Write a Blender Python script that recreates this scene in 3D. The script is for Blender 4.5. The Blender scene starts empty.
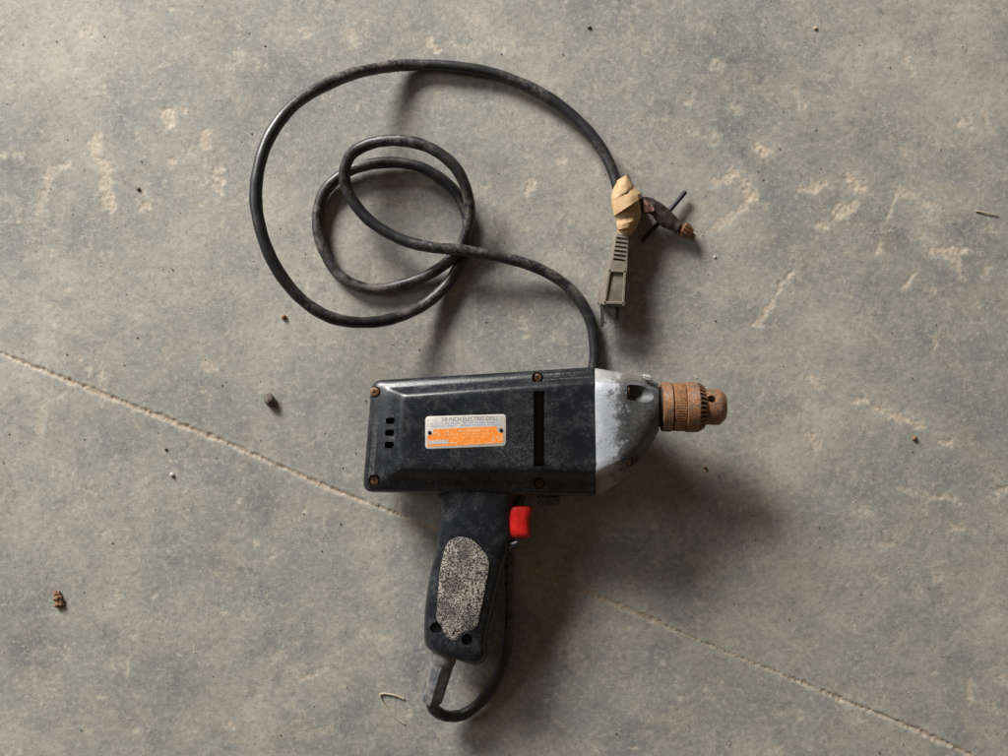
import bpy, bmesh, math, random
import numpy as np
from mathutils import Vector, noise as mnoise
R = math.radians
random.seed(7); rng = np.random.default_rng(11)

# ------------------------------------------------------------------ camera, light, exposure
scene = bpy.context.scene
S = 0.72                                   # mm on the floor per photo pixel
HF = 32.5                                  # half of the horizontal field of view, degrees
HC = 504 * S / math.tan(R(HF))             # camera height, mm
cam = bpy.data.cameras.new('camera'); cam.sensor_width = 36; cam.lens = 18 / math.tan(R(HF))
cam.clip_start = 0.01; cam.clip_end = 50
co = bpy.data.objects.new('camera', cam); co.location = (0, 0, HC / 1000)
scene.collection.objects.link(co); scene.camera = co

world = bpy.data.worlds.new('World'); scene.world = world; world.use_nodes = True
bg = world.node_tree.nodes['Background']
bg.inputs[0].default_value = (1.0, 0.78, 0.58, 1); bg.inputs[1].default_value = 0.098

def area_light(name, az, el, dist, sx, sy, power, col):
    l = bpy.data.lights.new(name, 'AREA'); l.shape = 'RECTANGLE'; l.size = sx; l.size_y = sy
    l.energy = power; l.color = col
    o = bpy.data.objects.new(name, l); scene.collection.objects.link(o)
    d = Vector((-math.cos(R(az)) * math.cos(R(el)), math.sin(R(az)) * math.cos(R(el)), math.sin(R(el))))
    o.location = d * dist
    o.rotation_euler = d.to_track_quat('Z', 'Y').to_euler()
    return o
# daylight from the open shed door above the picture; the weak side light is added for sheen
area_light('door_light', 55, 23.5, 3.2, 1.25, 0.85, 238, (1.0, 0.985, 0.95))
area_light('side_light', 15, 32, 2.6, 0.80, 0.80, 14, (0.97, 0.985, 1.0))

vs = scene.view_settings
vs.view_transform = 'Standard'; vs.look = 'None'; vs.exposure = 0; vs.gamma = 1; vs.use_curve_mapping = False
scene.render.engine = 'CYCLES'

# ------------------------------------------------------------------ helpers
def P(px, py, z=0.0):
    """photo pixel at height z (mm) -> world point in metres"""
    k = S * (HC - z) / HC
    return Vector(((px - 504) * k / 1000, (378 - py) * k / 1000, z / 1000))
def tilt(px): return 12.0 * (px - 365) / 231          # the drill's front rests on its cord
ZS = 0.9
def zz(z): return (min(z, 40) + max(z - 40, 0) * 0.8 - 5.2) * ZS        # height above the drill's underside
def D(px, py, z): return P(px, py, zz(z) + tilt(px))
def mmpx(z): return S * (HC - z) / HC / 1000          # metres per pixel at height z

WLOC = {}
def empty(name, loc):
    o = bpy.data.objects.new(name, None); o.location = loc; o.empty_display_size = 0.02
    scene.collection.objects.link(o); WLOC[o.name] = Vector(loc); return o
def mesh_obj(name, verts, faces, mat, parent=None, angle=35, smooth=True, origin=None):
    base = WLOC[parent.name] if parent else (Vector(origin) if origin is not None else Vector((0, 0, 0)))
    me = bpy.data.meshes.new(name)
    me.from_pydata([tuple(Vector(v) - base) for v in verts], [], faces); me.update()
    bm = bmesh.new(); bm.from_mesh(me); bmesh.ops.recalc_face_normals(bm, faces=bm.faces); bm.to_mesh(me); bm.free()
    if mat: me.materials.append(mat)
    if smooth:
        me.polygons.foreach_set('use_smooth', [True] * len(me.polygons))
        if angle: me.set_sharp_from_angle(angle=R(angle))
    o = bpy.data.objects.new(name, me); scene.collection.objects.link(o)
    if parent: o.parent = parent
    else: o.location = base
    WLOC[o.name] = base
    return o
def tag(o, label=None, cat=None, group=None, kind=None):
    if label: o['label'] = label
    if cat: o['category'] = cat
    if group: o['group'] = group
    if kind: o['kind'] = kind
    return o
def loft(loops, cap0=True, cap1=True, closed=True):
    n = len(loops[0]); v = [p for l in loops for p in l]; f = []
    for i in range(len(loops) - 1):
        for j in range(n if closed else n - 1):
            k = (j + 1) % n
            f.append((i * n + j, i * n + k, (i + 1) * n + k, (i + 1) * n + j))
    if cap0: f.append(tuple(range(n))[::-1])
    if cap1: f.append(tuple(range((len(loops) - 1) * n, len(loops) * n)))
    return v, f
def catmull(pts, per=8, closed=False):
    pts = [np.array(p, float) for p in pts]; n = len(pts); out = []
    for i in range(n if closed else n - 1):
        g = (lambda k: pts[k % n]) if closed else (lambda k: pts[min(max(k, 0), n - 1)])
        p0, p1, p2, p3 = g(i - 1), g(i), g(i + 1), g(i + 2)
        for t in np.arange(per) / per:
            out.append(0.5 * (2 * p1 + (p2 - p0) * t + (2 * p0 - 5 * p1 + 4 * p2 - p3) * t**2 + (3 * p1 - p0 - 3 * p2 + p3) * t**3))
    if not closed: out.append(pts[-1])
    return out
def resample(pts, n, closed=True):
    p = np.array(pts, float)
    q = np.vstack([p, p[:1]]) if closed else p
    d = np.r_[0, np.cumsum(np.linalg.norm(np.diff(q, axis=0), axis=1))]
    t = np.linspace(0, d[-1], n, endpoint=not closed)
    return np.stack([np.interp(t, d, q[:, k]) for k in range(q.shape[1])], 1)
def inset(loop, d):
    """inset a closed 2-D loop (image px) by d"""
    p = np.array(loop); a = np.roll(p, 1, 0); b = np.roll(p, -1, 0)
    t = b - a; t /= np.linalg.norm(t, axis=1)[:, None] + 1e-9
    n = np.stack([-t[:, 1], t[:, 0]], 1)
    area = 0.5 * np.sum(p[:, 0] * b[:, 1] - b[:, 0] * p[:, 1])
    if area < 0: n = -n
    return p + n * d
def rquad(c, r, seg=5):
    """four corners with rounded radius r (number or 4)"""
    c = [np.array(q, float) for q in c]; r = [r] * 4 if not hasattr(r, '__len__') else r; out = []
    for i in range(4):
        p, a, b = c[i], c[i - 1], c[(i + 1) % 4]
        u = (a - p) / np.linalg.norm(a - p) * r[i]; w = (b - p) / np.linalg.norm(b - p) * r[i]
        for k in range(seg + 1):
            t = k / seg; out.append((1 - t)**2 * (p + u) + 2 * t * (1 - t) * p + t * t * (p + w))
    return out
def tube(path, rad, sides=14, caps=True, squash=None):
    """path: list of world Vectors, rad: metres or list"""
    n = len(path); loops = []; path = [Vector(p) for p in path]
    up = Vector((0, 0, 1)); prev = None
    for i in range(n):
        t = (path[min(i + 1, n - 1)] - path[max(i - 1, 0)]).normalized()
        if prev is None:
            a = up.cross(t); a = a.normalized() if a.length > 1e-4 else Vector((1, 0, 0))
        else:
            a = (prev - t * prev.dot(t)).normalized()
        prev = a; b = t.cross(a)
        r = rad[i] if hasattr(rad, '__len__') else rad
        loops.append([path[i] + (a * math.cos(2 * math.pi * k / sides) + b * math.sin(2 * math.pi * k / sides)) * r for k in range(sides)])
    return loft(loops, caps, caps)
def apply_boolean(o, cutters):
    for c in cutters:
        m = o.modifiers.new('cut', 'BOOLEAN'); m.operation = 'DIFFERENCE'; m.object = c; m.solver = 'EXACT'; m.use_self = True
    dg = bpy.context.evaluated_depsgraph_get()
    me = bpy.data.meshes.new_from_object(o.evaluated_get(dg))
    o.modifiers.clear(); old = o.data; o.data = me; me.name = o.name
    bpy.data.meshes.remove(old)
    for c in cutters:
        d = c.data; bpy.data.objects.remove(c); bpy.data.meshes.remove(d)
    me.polygons.foreach_set('use_smooth', [True] * len(me.polygons)); me.set_sharp_from_angle(angle=R(32))
def cyl(p0, p1, r0, r1=None, sides=24):
    return tube([p0, p1], [r0, r0 if r1 is None else r1], sides)

# ------------------------------------------------------------------ materials
class Mat:
    def __init__(s, name):
        s.m = bpy.data.materials.new(name); s.m.use_nodes = True; s.nt = s.m.node_tree
        s.b = s.nt.nodes['Principled BSDF']; s.tc = s.nt.nodes.new('ShaderNodeTexCoord')
        s.geo = s.nt.nodes.new('ShaderNodeNewGeometry'); s.pos = s.geo.outputs['Position']
    def link(s, a, b): s.nt.links.new(a, b)
    def node(s, t, **k):
        n = s.nt.nodes.new(t)
        for a, v in k.items(): setattr(n, a, v)
        return n
    def noise(s, scale, detail=4, rough=0.55, vec=None, dist=0.0, out=0):
        n = s.node('ShaderNodeTexNoise'); n.inputs['Scale'].default_value = scale; n.inputs['Detail'].default_value = detail
        n.inputs['Roughness'].default_value = rough; n.inputs['Distortion'].default_value = dist
        s.link(vec if vec is not None else s.pos, n.inputs['Vector']); return n.outputs[out]
    def voronoi(s, scale, feature='F1', vec=None, out='Distance'):
        n = s.node('ShaderNodeTexVoronoi', feature=feature); n.inputs['Scale'].default_value = scale
        s.link(vec if vec is not None else s.pos, n.inputs['Vector']); return n.outputs[out]
    def ramp(s, fac, stops, interp='LINEAR'):
        n = s.node('ShaderNodeValToRGB'); n.color_ramp.interpolation = interp; e = n.color_ramp.elements
        while len(e) < len(stops): e.new(0.5)
        for x, (p, c) in zip(e, stops):
            x.position = p; x.color = (c, c, c, 1) if not hasattr(c, '__len__') else (*c, 1)
        s.link(fac, n.inputs[0]); return n.outputs[0]
    def math(s, op, a, b=None, clamp=False):
        n = s.node('ShaderNodeMath', operation=op, use_clamp=clamp)
        for i, v in enumerate((a, b)):
            if v is None: continue
            if isinstance(v, (int, float)): n.inputs[i].default_value = v
            else: s.link(v, n.inputs[i])
        return n.outputs[0]
    def mix(s, fac, a, b, blend='MIX'):
        n = s.node('ShaderNodeMix', data_type='RGBA', blend_type=blend)
        for i, v in ((0, fac), (6, a), (7, b)):
            if isinstance(v, (int, float)): n.inputs[i].default_value = v
            elif isinstance(v, tuple): n.inputs[i].default_value = (*v, 1)
            else: s.link(v, n.inputs[i])
        return n.outputs[2]
    def attr(s, name):
        n = s.node('ShaderNodeAttribute', attribute_name=name); return n.outputs['Fac']
    def vmath(s, op, a, b):
        n = s.node('ShaderNodeVectorMath', operation=op)
        for i, v in enumerate((a, b)):
            if isinstance(v, tuple): n.inputs[i].default_value = v
            elif isinstance(v, (int, float)): n.inputs[i].default_value = (v, v, v)
            else: s.link(v, n.inputs[i])
        return n.outputs[0]
    def bump(s, h, dist, strength=1.0, prev=None):
        n = s.node('ShaderNodeBump'); n.inputs['Distance'].default_value = dist; n.inputs['Strength'].default_value = strength
        s.link(h, n.inputs['Height'])
        if prev is not None: s.link(prev, n.inputs['Normal'])
        return n.outputs[0]
    def set(s, color=None, rough=None, metal=None, normal=None, spec=None):
        for k, v in (('Base Color', color), ('Roughness', rough), ('Metallic', metal), ('Normal', normal), ('Specular IOR Level', spec)):
            if v is None: continue
            if isinstance(v, tuple): s.b.inputs[k].default_value = (*v, 1)
            elif isinstance(v, (int, float)): s.b.inputs[k].default_value = v
            else: s.link(v, s.b.inputs[k])
        return s.m

def mat_plastic():
    m = Mat('black_plastic')
    big = m.noise(30, 3, 0.6); fine = m.noise(900, 4, 0.7); mid = m.noise(170, 4, 0.65)
    scuff = m.math('MULTIPLY', m.ramp(m.noise(480, 5, 0.8, dist=0.6), [(0.53, 0.0), (0.72, 1.0)]), m.ramp(big, [(0.44, 0.06), (0.60, 1.0)]))
    st = m.vmath('MULTIPLY', m.pos, (70, 1300, 300))
    scr = m.math('MULTIPLY', m.ramp(m.noise(1.0, 3, 0.6, vec=st), [(0.68, 0), (0.72, 1)]), m.ramp(mid, [(0.45, 0), (0.6, 1)]))
    edge = m.ramp(m.geo.outputs['Pointiness'], [(0.53, 0), (0.60, 1)])
    edge = m.math('MULTIPLY', edge, m.ramp(fine, [(0.46, 0), (0.6, 1)]))
    c = m.mix(m.ramp(big, [(0.35, 0.0), (0.72, 1.0)]), (0.0045, 0.0058, 0.0088), (0.013, 0.0155, 0.020))
    c = m.mix(m.math('MULTIPLY', scuff, 0.42), c, (0.13, 0.13, 0.13))
    c = m.mix(m.math('MULTIPLY', m.ramp(m.noise(120, 5, 0.75), [(0.50, 0), (0.70, 1)]), 0.22), c, (0.12, 0.12, 0.122))
    c = m.mix(m.math('MULTIPLY', scr, 0.7), c, (0.17, 0.165, 0.16))
    c = m.mix(m.math('MULTIPLY', edge, 0.40), c, (0.30, 0.29, 0.27))
    spk = m.ramp(m.noise(700, 2, 0.5), [(0.72, 0), (0.76, 1)])
    c = m.mix(m.math('MULTIPLY', spk, 0.35), c, (0.34, 0.32, 0.29))
    r = m.math('ADD', m.ramp(mid, [(0.3, 0.25), (0.7, 0.37)]), m.math('MULTIPLY', scuff, 0.3))
    return m.set(c, r, 0, m.bump(fine, 0.00014, 0.6), 0.5)
def mat_simple(name, col, rough=0.6, metal=0.0, var=0.35, scale=300, bump=0.0001, col2=None, stops=(0.35, 0.7)):
    m = Mat(name); n = m.noise(scale, 5, 0.65)
    c2 = col2 or tuple(x * (1 + var) for x in col)
    c = m.mix(m.ramp(n, [(stops[0], 0), (stops[1], 1)]), col, c2)
    return m.set(c, m.ramp(n, [(0.3, max(rough - 0.1, 0.05)), (0.7, min(rough + 0.1, 1))]), metal, m.bump(m.noise(scale * 3, 4), bump, 0.7))
def mat_cord():
    m = Mat('cord_rubber')
    p = m.noise(13, 3, 0.6); q = m.noise(330, 5, 0.75); w = m.noise(75, 4, 0.65)
    d = m.math('MULTIPLY', m.ramp(p, [(0.47, 0.03), (0.62, 1)]), m.ramp(m.math('ADD', m.math('MULTIPLY', q, 0.55), m.math('MULTIPLY', w, 0.45)), [(0.45, 0), (0.60, 1)]))
    c = m.mix(m.math('MULTIPLY', d, 0.60), (0.0125, 0.0135, 0.0155), (0.26, 0.225, 0.18))
    c = m.mix(m.ramp(w, [(0.45, 0), (0.75, 0.3)]), c, (0.07, 0.068, 0.066))
    return m.set(c, m.math('ADD', 0.38, m.math('MULTIPLY', d, 0.4)), 0, m.bump(q, 0.00025, 0.5), 0.5)
def mat_grip():
    m = Mat('grip_texture')
    w = m.vmath('ADD', m.pos, m.vmath('MULTIPLY', m.noise(700, 2, out=1), 0.0004))
    n = m.noise(400, 1.0, 0.45, vec=w)
    worm = m.math('MULTIPLY', m.math('ADD', m.math('SINE', m.math('MULTIPLY', n, 24.0)), 1.0), 0.5)
    k = m.ramp(worm, [(0.12, 0.0), (0.50, 1.0)])
    wear = m.ramp(m.noise(60, 3), [(0.34, 0.35), (0.54, 1)])
    tone = m.mix(m.ramp(m.noise(300, 4), [(0.35, 0), (0.65, 1)]), (0.20, 0.18, 0.15), (0.38, 0.345, 0.29))
    c = m.mix(m.math('MULTIPLY', k, wear), (0.028, 0.027, 0.027), tone)
    return m.set(c, 0.75, 0, m.bump(k, 0.0006, 0.9))
def mat_alu():
    m = Mat('cast_aluminium')
    a = m.noise(60, 5, 0.6); b = m.noise(420, 5, 0.7); e = m.noise(130, 5, 0.72)
    c = m.mix(m.ramp(a, [(0.35, 0), (0.7, 1)]), (0.29, 0.31, 0.345), (0.44, 0.455, 0.485))
    dirt = m.ramp(e, [(0.56, 0), (0.74, 1)])
    c = m.mix(m.math('MULTIPLY', dirt, 0.7), c, (0.14, 0.125, 0.11))
    sp = m.node('ShaderNodeSeparateXYZ'); m.link(m.pos, sp.inputs[0])
    # grime worked into the nose past the flat face (towards the chuck)
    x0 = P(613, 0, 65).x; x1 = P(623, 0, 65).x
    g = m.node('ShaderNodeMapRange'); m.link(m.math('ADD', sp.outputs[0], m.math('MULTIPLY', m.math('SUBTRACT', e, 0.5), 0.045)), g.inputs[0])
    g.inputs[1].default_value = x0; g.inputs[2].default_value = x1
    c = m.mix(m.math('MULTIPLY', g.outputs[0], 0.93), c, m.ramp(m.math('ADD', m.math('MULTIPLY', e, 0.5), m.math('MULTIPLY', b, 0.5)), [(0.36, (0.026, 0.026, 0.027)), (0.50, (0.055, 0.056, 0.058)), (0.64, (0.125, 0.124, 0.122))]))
    y0 = P(0, 462, 60).y; y1 = P(0, 474, 60).y
    h = m.node('ShaderNodeMapRange'); m.link(m.math('ADD', sp.outputs[1], m.math('MULTIPLY', m.math('SUBTRACT', a, 0.5), 0.02)), h.inputs[0])
    h.inputs[1].default_value = y0; h.inputs[2].default_value = y1
    c = m.mix(m.math('MULTIPLY', h.outputs[0], 0.6), c, (0.26, 0.20, 0.16))
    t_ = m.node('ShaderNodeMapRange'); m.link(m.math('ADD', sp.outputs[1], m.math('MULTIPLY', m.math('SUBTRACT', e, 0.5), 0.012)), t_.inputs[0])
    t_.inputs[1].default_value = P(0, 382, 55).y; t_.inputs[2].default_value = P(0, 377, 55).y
    c = m.mix(m.math('MULTIPLY', t_.outputs[0], 0.6), c, (0.21, 0.19, 0.16))  # top bevel toned down in the colour, against the light it catches
    rust = m.ramp(m.noise(240, 3), [(0.68, 0), (0.72, 1)])
    c = m.mix(m.math('MULTIPLY', rust, 0.6), c, (0.25, 0.13, 0.08))
    return m.set(c, m.ramp(b, [(0.3, 0.45), (0.7, 0.65)]), 0.15, m.bump(b, 0.0003, 0.9))
def mat_rust(name='rusty_steel', amt=0.5, dark=1.0):
    m = Mat(name)
    a = m.noise(120, 4, 0.6); b = m.noise(800, 5, 0.75); e = m.noise(330, 4, 0.65)
    mixn = m.math('ADD', m.math('MULTIPLY', a, 0.5), m.math('MULTIPLY', e, 0.5))
    c = m.ramp(m.math('ADD', m.math('MULTIPLY', mixn, 0.6), m.math('MULTIPLY', b, 0.4)), [(0.36, tuple(dark * x for x in (0.085, 0.040, 0.022))), (0.46, tuple(dark * x for x in (0.205, 0.095, 0.042))), (0.56, tuple(dark * x for x in (0.345, 0.175, 0.082))), (0.68, tuple(dark * x for x in (0.56, 0.34, 0.19)))])
    bare = m.ramp(mixn, [(amt, 0), (amt + 0.08, 1)])
    c = m.mix(m.math('MULTIPLY', bare, 0.7), c, tuple(dark * x for x in (0.185, 0.155, 0.135)))
    met = m.math('ADD', 0.15, m.math('MULTIPLY', bare, 0.6))
    return m.set(c, m.ramp(b, [(0.3, 0.38), (0.7, 0.62)]), met, m.bump(b, 0.0003, 0.9))

def mat_floor():
    m = Mat('concrete')
    chip = m.attr('chip'); gro = m.attr('groove'); pale = m.attr('pale')
    big = m.noise(7, 4, 0.62); mid = m.noise(38, 5, 0.68, dist=0.4); fine = m.noise(260, 4, 0.75); grain = m.noise(1300, 2, 0.7)
    v = m.math('ADD', m.math('MULTIPLY', big, 0.62), m.math('ADD', m.math('MULTIPLY', mid, 0.30), m.math('MULTIPLY', fine, 0.08)))
    c = m.ramp(v, [(0.37, (0.165, 0.167, 0.156)), (0.45, (0.240, 0.237, 0.216)), (0.53, (0.308, 0.298, 0.264)), (0.63, (0.385, 0.364, 0.312))])
    # bluish, dark and tan blotches
    c = m.mix(m.math('MULTIPLY', m.ramp(m.noise(17, 4, 0.65, dist=0.5), [(0.50, 0), (0.66, 1)]), 0.50), c, (0.215, 0.220, 0.212))
    c = m.mix(m.math('MULTIPLY', m.ramp(m.noise(31, 4, 0.7, dist=0.8), [(0.56, 0), (0.70, 1)]), 0.50), c, (0.145, 0.147, 0.143))
    c = m.mix(m.math('MULTIPLY', m.ramp(m.noise(26, 4, 0.65), [(0.54, 0), (0.70, 1)]), 0.42), c, (0.44, 0.375, 0.285))
    # trowel smears
    sm = m.noise(1.0, 5, 0.65, vec=m.vmath('MULTIPLY', m.pos, (55, 130, 1)))
    c = m.mix(m.ramp(sm, [(0.45, 0), (0.75, 0.35)]), c, (0.18, 0.185, 0.185))
    # fine specks, light and dark
    c = m.mix(m.math('MULTIPLY', m.ramp(fine, [(0.54, 0), (0.70, 1)]), 0.55), c, (0.50, 0.455, 0.37))
    c = m.mix(m.math('MULTIPLY', m.ramp(fine, [(0.28, 1), (0.46, 0)]), 0.52), c, (0.10, 0.10, 0.094))
    c = m.mix(m.math('MULTIPLY', m.ramp(grain, [(0.56, 0), (0.76, 1)]), 0.42), c, (0.50, 0.465, 0.39))
    c = m.mix(m.math('MULTIPLY', m.ramp(grain, [(0.25, 1), (0.44, 0)]), 0.52), c, (0.10, 0.10, 0.094))
    # crazing: hair-thin pale lines
    wv = m.vmath('ADD', m.pos, m.vmath('MULTIPLY', m.vmath('SUBTRACT', m.noise(60, 4, 0.6, out=1), (0.5, 0.5, 0.5)), 0.022))
    e1 = m.ramp(m.voronoi(40, 'DISTANCE_TO_EDGE', wv), [(0.0, 1), (0.024, 0)])
    wv2 = m.vmath('ADD', m.pos, m.vmath('MULTIPLY', m.vmath('SUBTRACT', m.noise(130, 4, 0.6, out=1), (0.5, 0.5, 0.5)), 0.010))
    e2 = m.ramp(m.voronoi(150, 'DISTANCE_TO_EDGE', wv2), [(0.0, 1), (0.05, 0)])
    gate = m.ramp(m.noise(16, 3, 0.6), [(0.40, 0), (0.56, 1)]); gate2 = m.ramp(m.noise(14, 4, 0.6, dist=0.3), [(0.50, 0), (0.66, 1)])
    hair = m.math('MAXIMUM', m.math('MULTIPLY', e1, gate), m.math('MULTIPLY', m.math('MULTIPLY', e2, gate2), 0.7))
    hair = m.math('MULTIPLY', hair, m.ramp(fine, [(0.40, 0.1), (0.56, 1)]))
    c = m.mix(m.math('MULTIPLY', hair, 0.50), c, (0.50, 0.46, 0.385))
    # exposed aggregate and sand
    cc = m.ramp(m.math('ADD', m.math('MULTIPLY', fine, 0.6), m.math('MULTIPLY', grain, 0.4)), [(0.35, (0.26, 0.21, 0.155)), (0.50, (0.46, 0.395, 0.305)), (0.66, (0.58, 0.515, 0.42))])
    c = m.mix(m.math('MULTIPLY', pale, 0.75), c, m.mix(m.ramp(fine, [(0.4, 0), (0.6, 1)]), (0.34, 0.31, 0.262), (0.48, 0.435, 0.36)))
    c = m.mix(chip, c, cc)
    c = m.mix(m.math('MULTIPLY', gro, 0.85), c, m.mix(1.0, cc, (0.86, 0.82, 0.78), 'MULTIPLY'))
    h = m.math('ADD', m.math('MULTIPLY', fine, 0.6), m.math('MULTIPLY', grain, 0.35))
    return m.set(c, m.ramp(mid, [(0.35, 0.68), (0.65, 0.86)]), 0, m.bump(h, 0.00034, 0.8), 0.35)

M = dict(
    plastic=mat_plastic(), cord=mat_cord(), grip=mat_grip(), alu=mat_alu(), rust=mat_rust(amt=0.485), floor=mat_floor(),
    knurl=mat_rust('rusty_knurl', 0.66, 0.9), darkrust=mat_rust('dark_rust', 0.60, 0.45),
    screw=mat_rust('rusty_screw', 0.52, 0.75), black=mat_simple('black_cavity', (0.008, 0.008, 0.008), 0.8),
    blackmetal=mat_simple('blackened_steel', (0.015, 0.015, 0.017), 0.5, 0.3),
    red=mat_simple('red_plastic', (0.42, 0.010, 0.009), 0.36, 0, 0.6, 220, 0.0001, (0.66, 0.016, 0.014)),
    plug=mat_simple('dusty_plug_rubber', (0.118, 0.100, 0.080), 0.8, 0, 0.8, 190, 0.0003),
    blade=mat_simple('shade_dark_blade', (0.040, 0.036, 0.032), 0.45, 0.3, 0.8),  # blade metal darkened in colour for the shade between the prongs
    tape=mat_simple('masking_tape', (0.36, 0.222, 0.105), 0.75, 0, 0.3, 140, 0.0003, (0.53, 0.37, 0.205)),
    strap=mat_simple('brown_rubber', (0.026, 0.0165, 0.0125), 0.7, 0, 0.9, 260, 0.0003),
    torn=mat_simple('torn_rubber', (0.30, 0.16, 0.13), 0.8, 0, 0.5, 500, 0.0004, (0.07, 0.035, 0.03)),
    sleeve=mat_simple('dusty_strain_relief', (0.065, 0.072, 0.080), 0.6, 0, 0.5, 150, 0.0002, (0.21, 0.195, 0.175), (0.40, 0.66)),
    silver=mat_simple('plate_silver', (0.50, 0.48, 0.44), 0.5, 0.25, 0.2, 120, 0.00003),
    orange=mat_simple('plate_orange', (0.66, 0.20, 0.028), 0.5, 0, 0.45, 500, 0.00003),
    peach=mat_simple('plate_peach_print', (0.75, 0.42, 0.20), 0.5, 0, 0.1),
    print=mat_simple('plate_dark_print', (0.14, 0.145, 0.16), 0.6), blue=mat_simple('plate_blue_print', (0.22, 0.27, 0.36), 0.6),
    white=mat_simple('bare_alloy', (0.36, 0.36, 0.355), 0.45, 0.2, 0.4), stone=mat_simple('dark_stone', (0.10, 0.082, 0.068), 0.85, 0, 0.8, 700, 0.0004),
    pale_stone=mat_simple('pale_stone', (0.50, 0.47, 0.42), 0.8, 0, 0.3, 700), tan=mat_simple('tan_grit', (0.42, 0.33, 0.23), 0.9, 0, 0.4, 900),
    brown=mat_simple('brown_crumb', (0.17, 0.09, 0.05), 0.9, 0, 0.9, 700, 0.0004), straw=mat_simple('straw', (0.40, 0.33, 0.23), 0.7, 0, 0.2),
)

# ------------------------------------------------------------------ the concrete floor (one sheet, chips and joint are relief)
def vnoise(x, y, seed):
    """smooth value noise on arrays"""
    r = np.random.default_rng(seed); T = r.random((512, 512)).astype(np.float32)
    xi = np.floor(x).astype(int); yi = np.floor(y).astype(int); fx = x - xi; fy = y - yi
    fx = fx * fx * (3 - 2 * fx); fy = fy * fy * (3 - 2 * fy)
    a = T[xi & 511, yi & 511]; b = T[(xi + 1) & 511, yi & 511]; c = T[xi & 511, (yi + 1) & 511]; d = T[(xi + 1) & 511, (yi + 1) & 511]
    return (a * (1 - fx) + b * fx) * (1 - fy) + (c * (1 - fx) + d * fx) * fy
def fbm(x, y, seed, oct=4, g=0.55):
    s = 0; a = 1; t = 0
    for k in range(oct):
        s = s + a * vnoise(x * 2**k + 17 * k, y * 2**k + 31 * k, seed + k); t += a; a *= g
    return s / t
def axis_coords(half_dense, step, far):
    d = np.arange(-half_dense, half_dense + step / 2, step); out = []; x = half_dense; s = step
    while x < far: s *= 1.35; x += s; out.append(x)
    o = np.array(out); return np.r_[-o[::-1], d, o]
xs = axis_coords(400, 1.0, 1600); ys = axis_coords(310, 1.0, 1500)
X, Y = np.meshgrid(xs, ys); PX = X / S + 504; PY = 378 - Y / S
def seg_dist(line):
    best = np.full(X.shape, 1e9); 
    for (x0, y0), (x1, y1) in zip(line[:-1], line[1:]):
        dx, dy = x1 - x0, y1 - y0; L = dx * dx + dy * dy + 1e-9
        t = np.clip(((PX - x0) * dx + (PY - y0) * dy) / L, 0, 1)
        best = np.minimum(best, np.hypot(PX - x0 - t * dx, PY - y0 - t * dy))
    return best
def sstep(a, b, x): t = np.clip((x - a) / (b - a), 0, 1); return t * t * (3 - 2 * t)
n_edge = fbm(PX / 14, PY / 14, 3, 5, 0.62) - 0.5; n_small = fbm(PX / 4, PY / 4, 23, 3) - 0.5
chip = np.zeros(X.shape); pale = np.zeros(X.shape)
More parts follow.
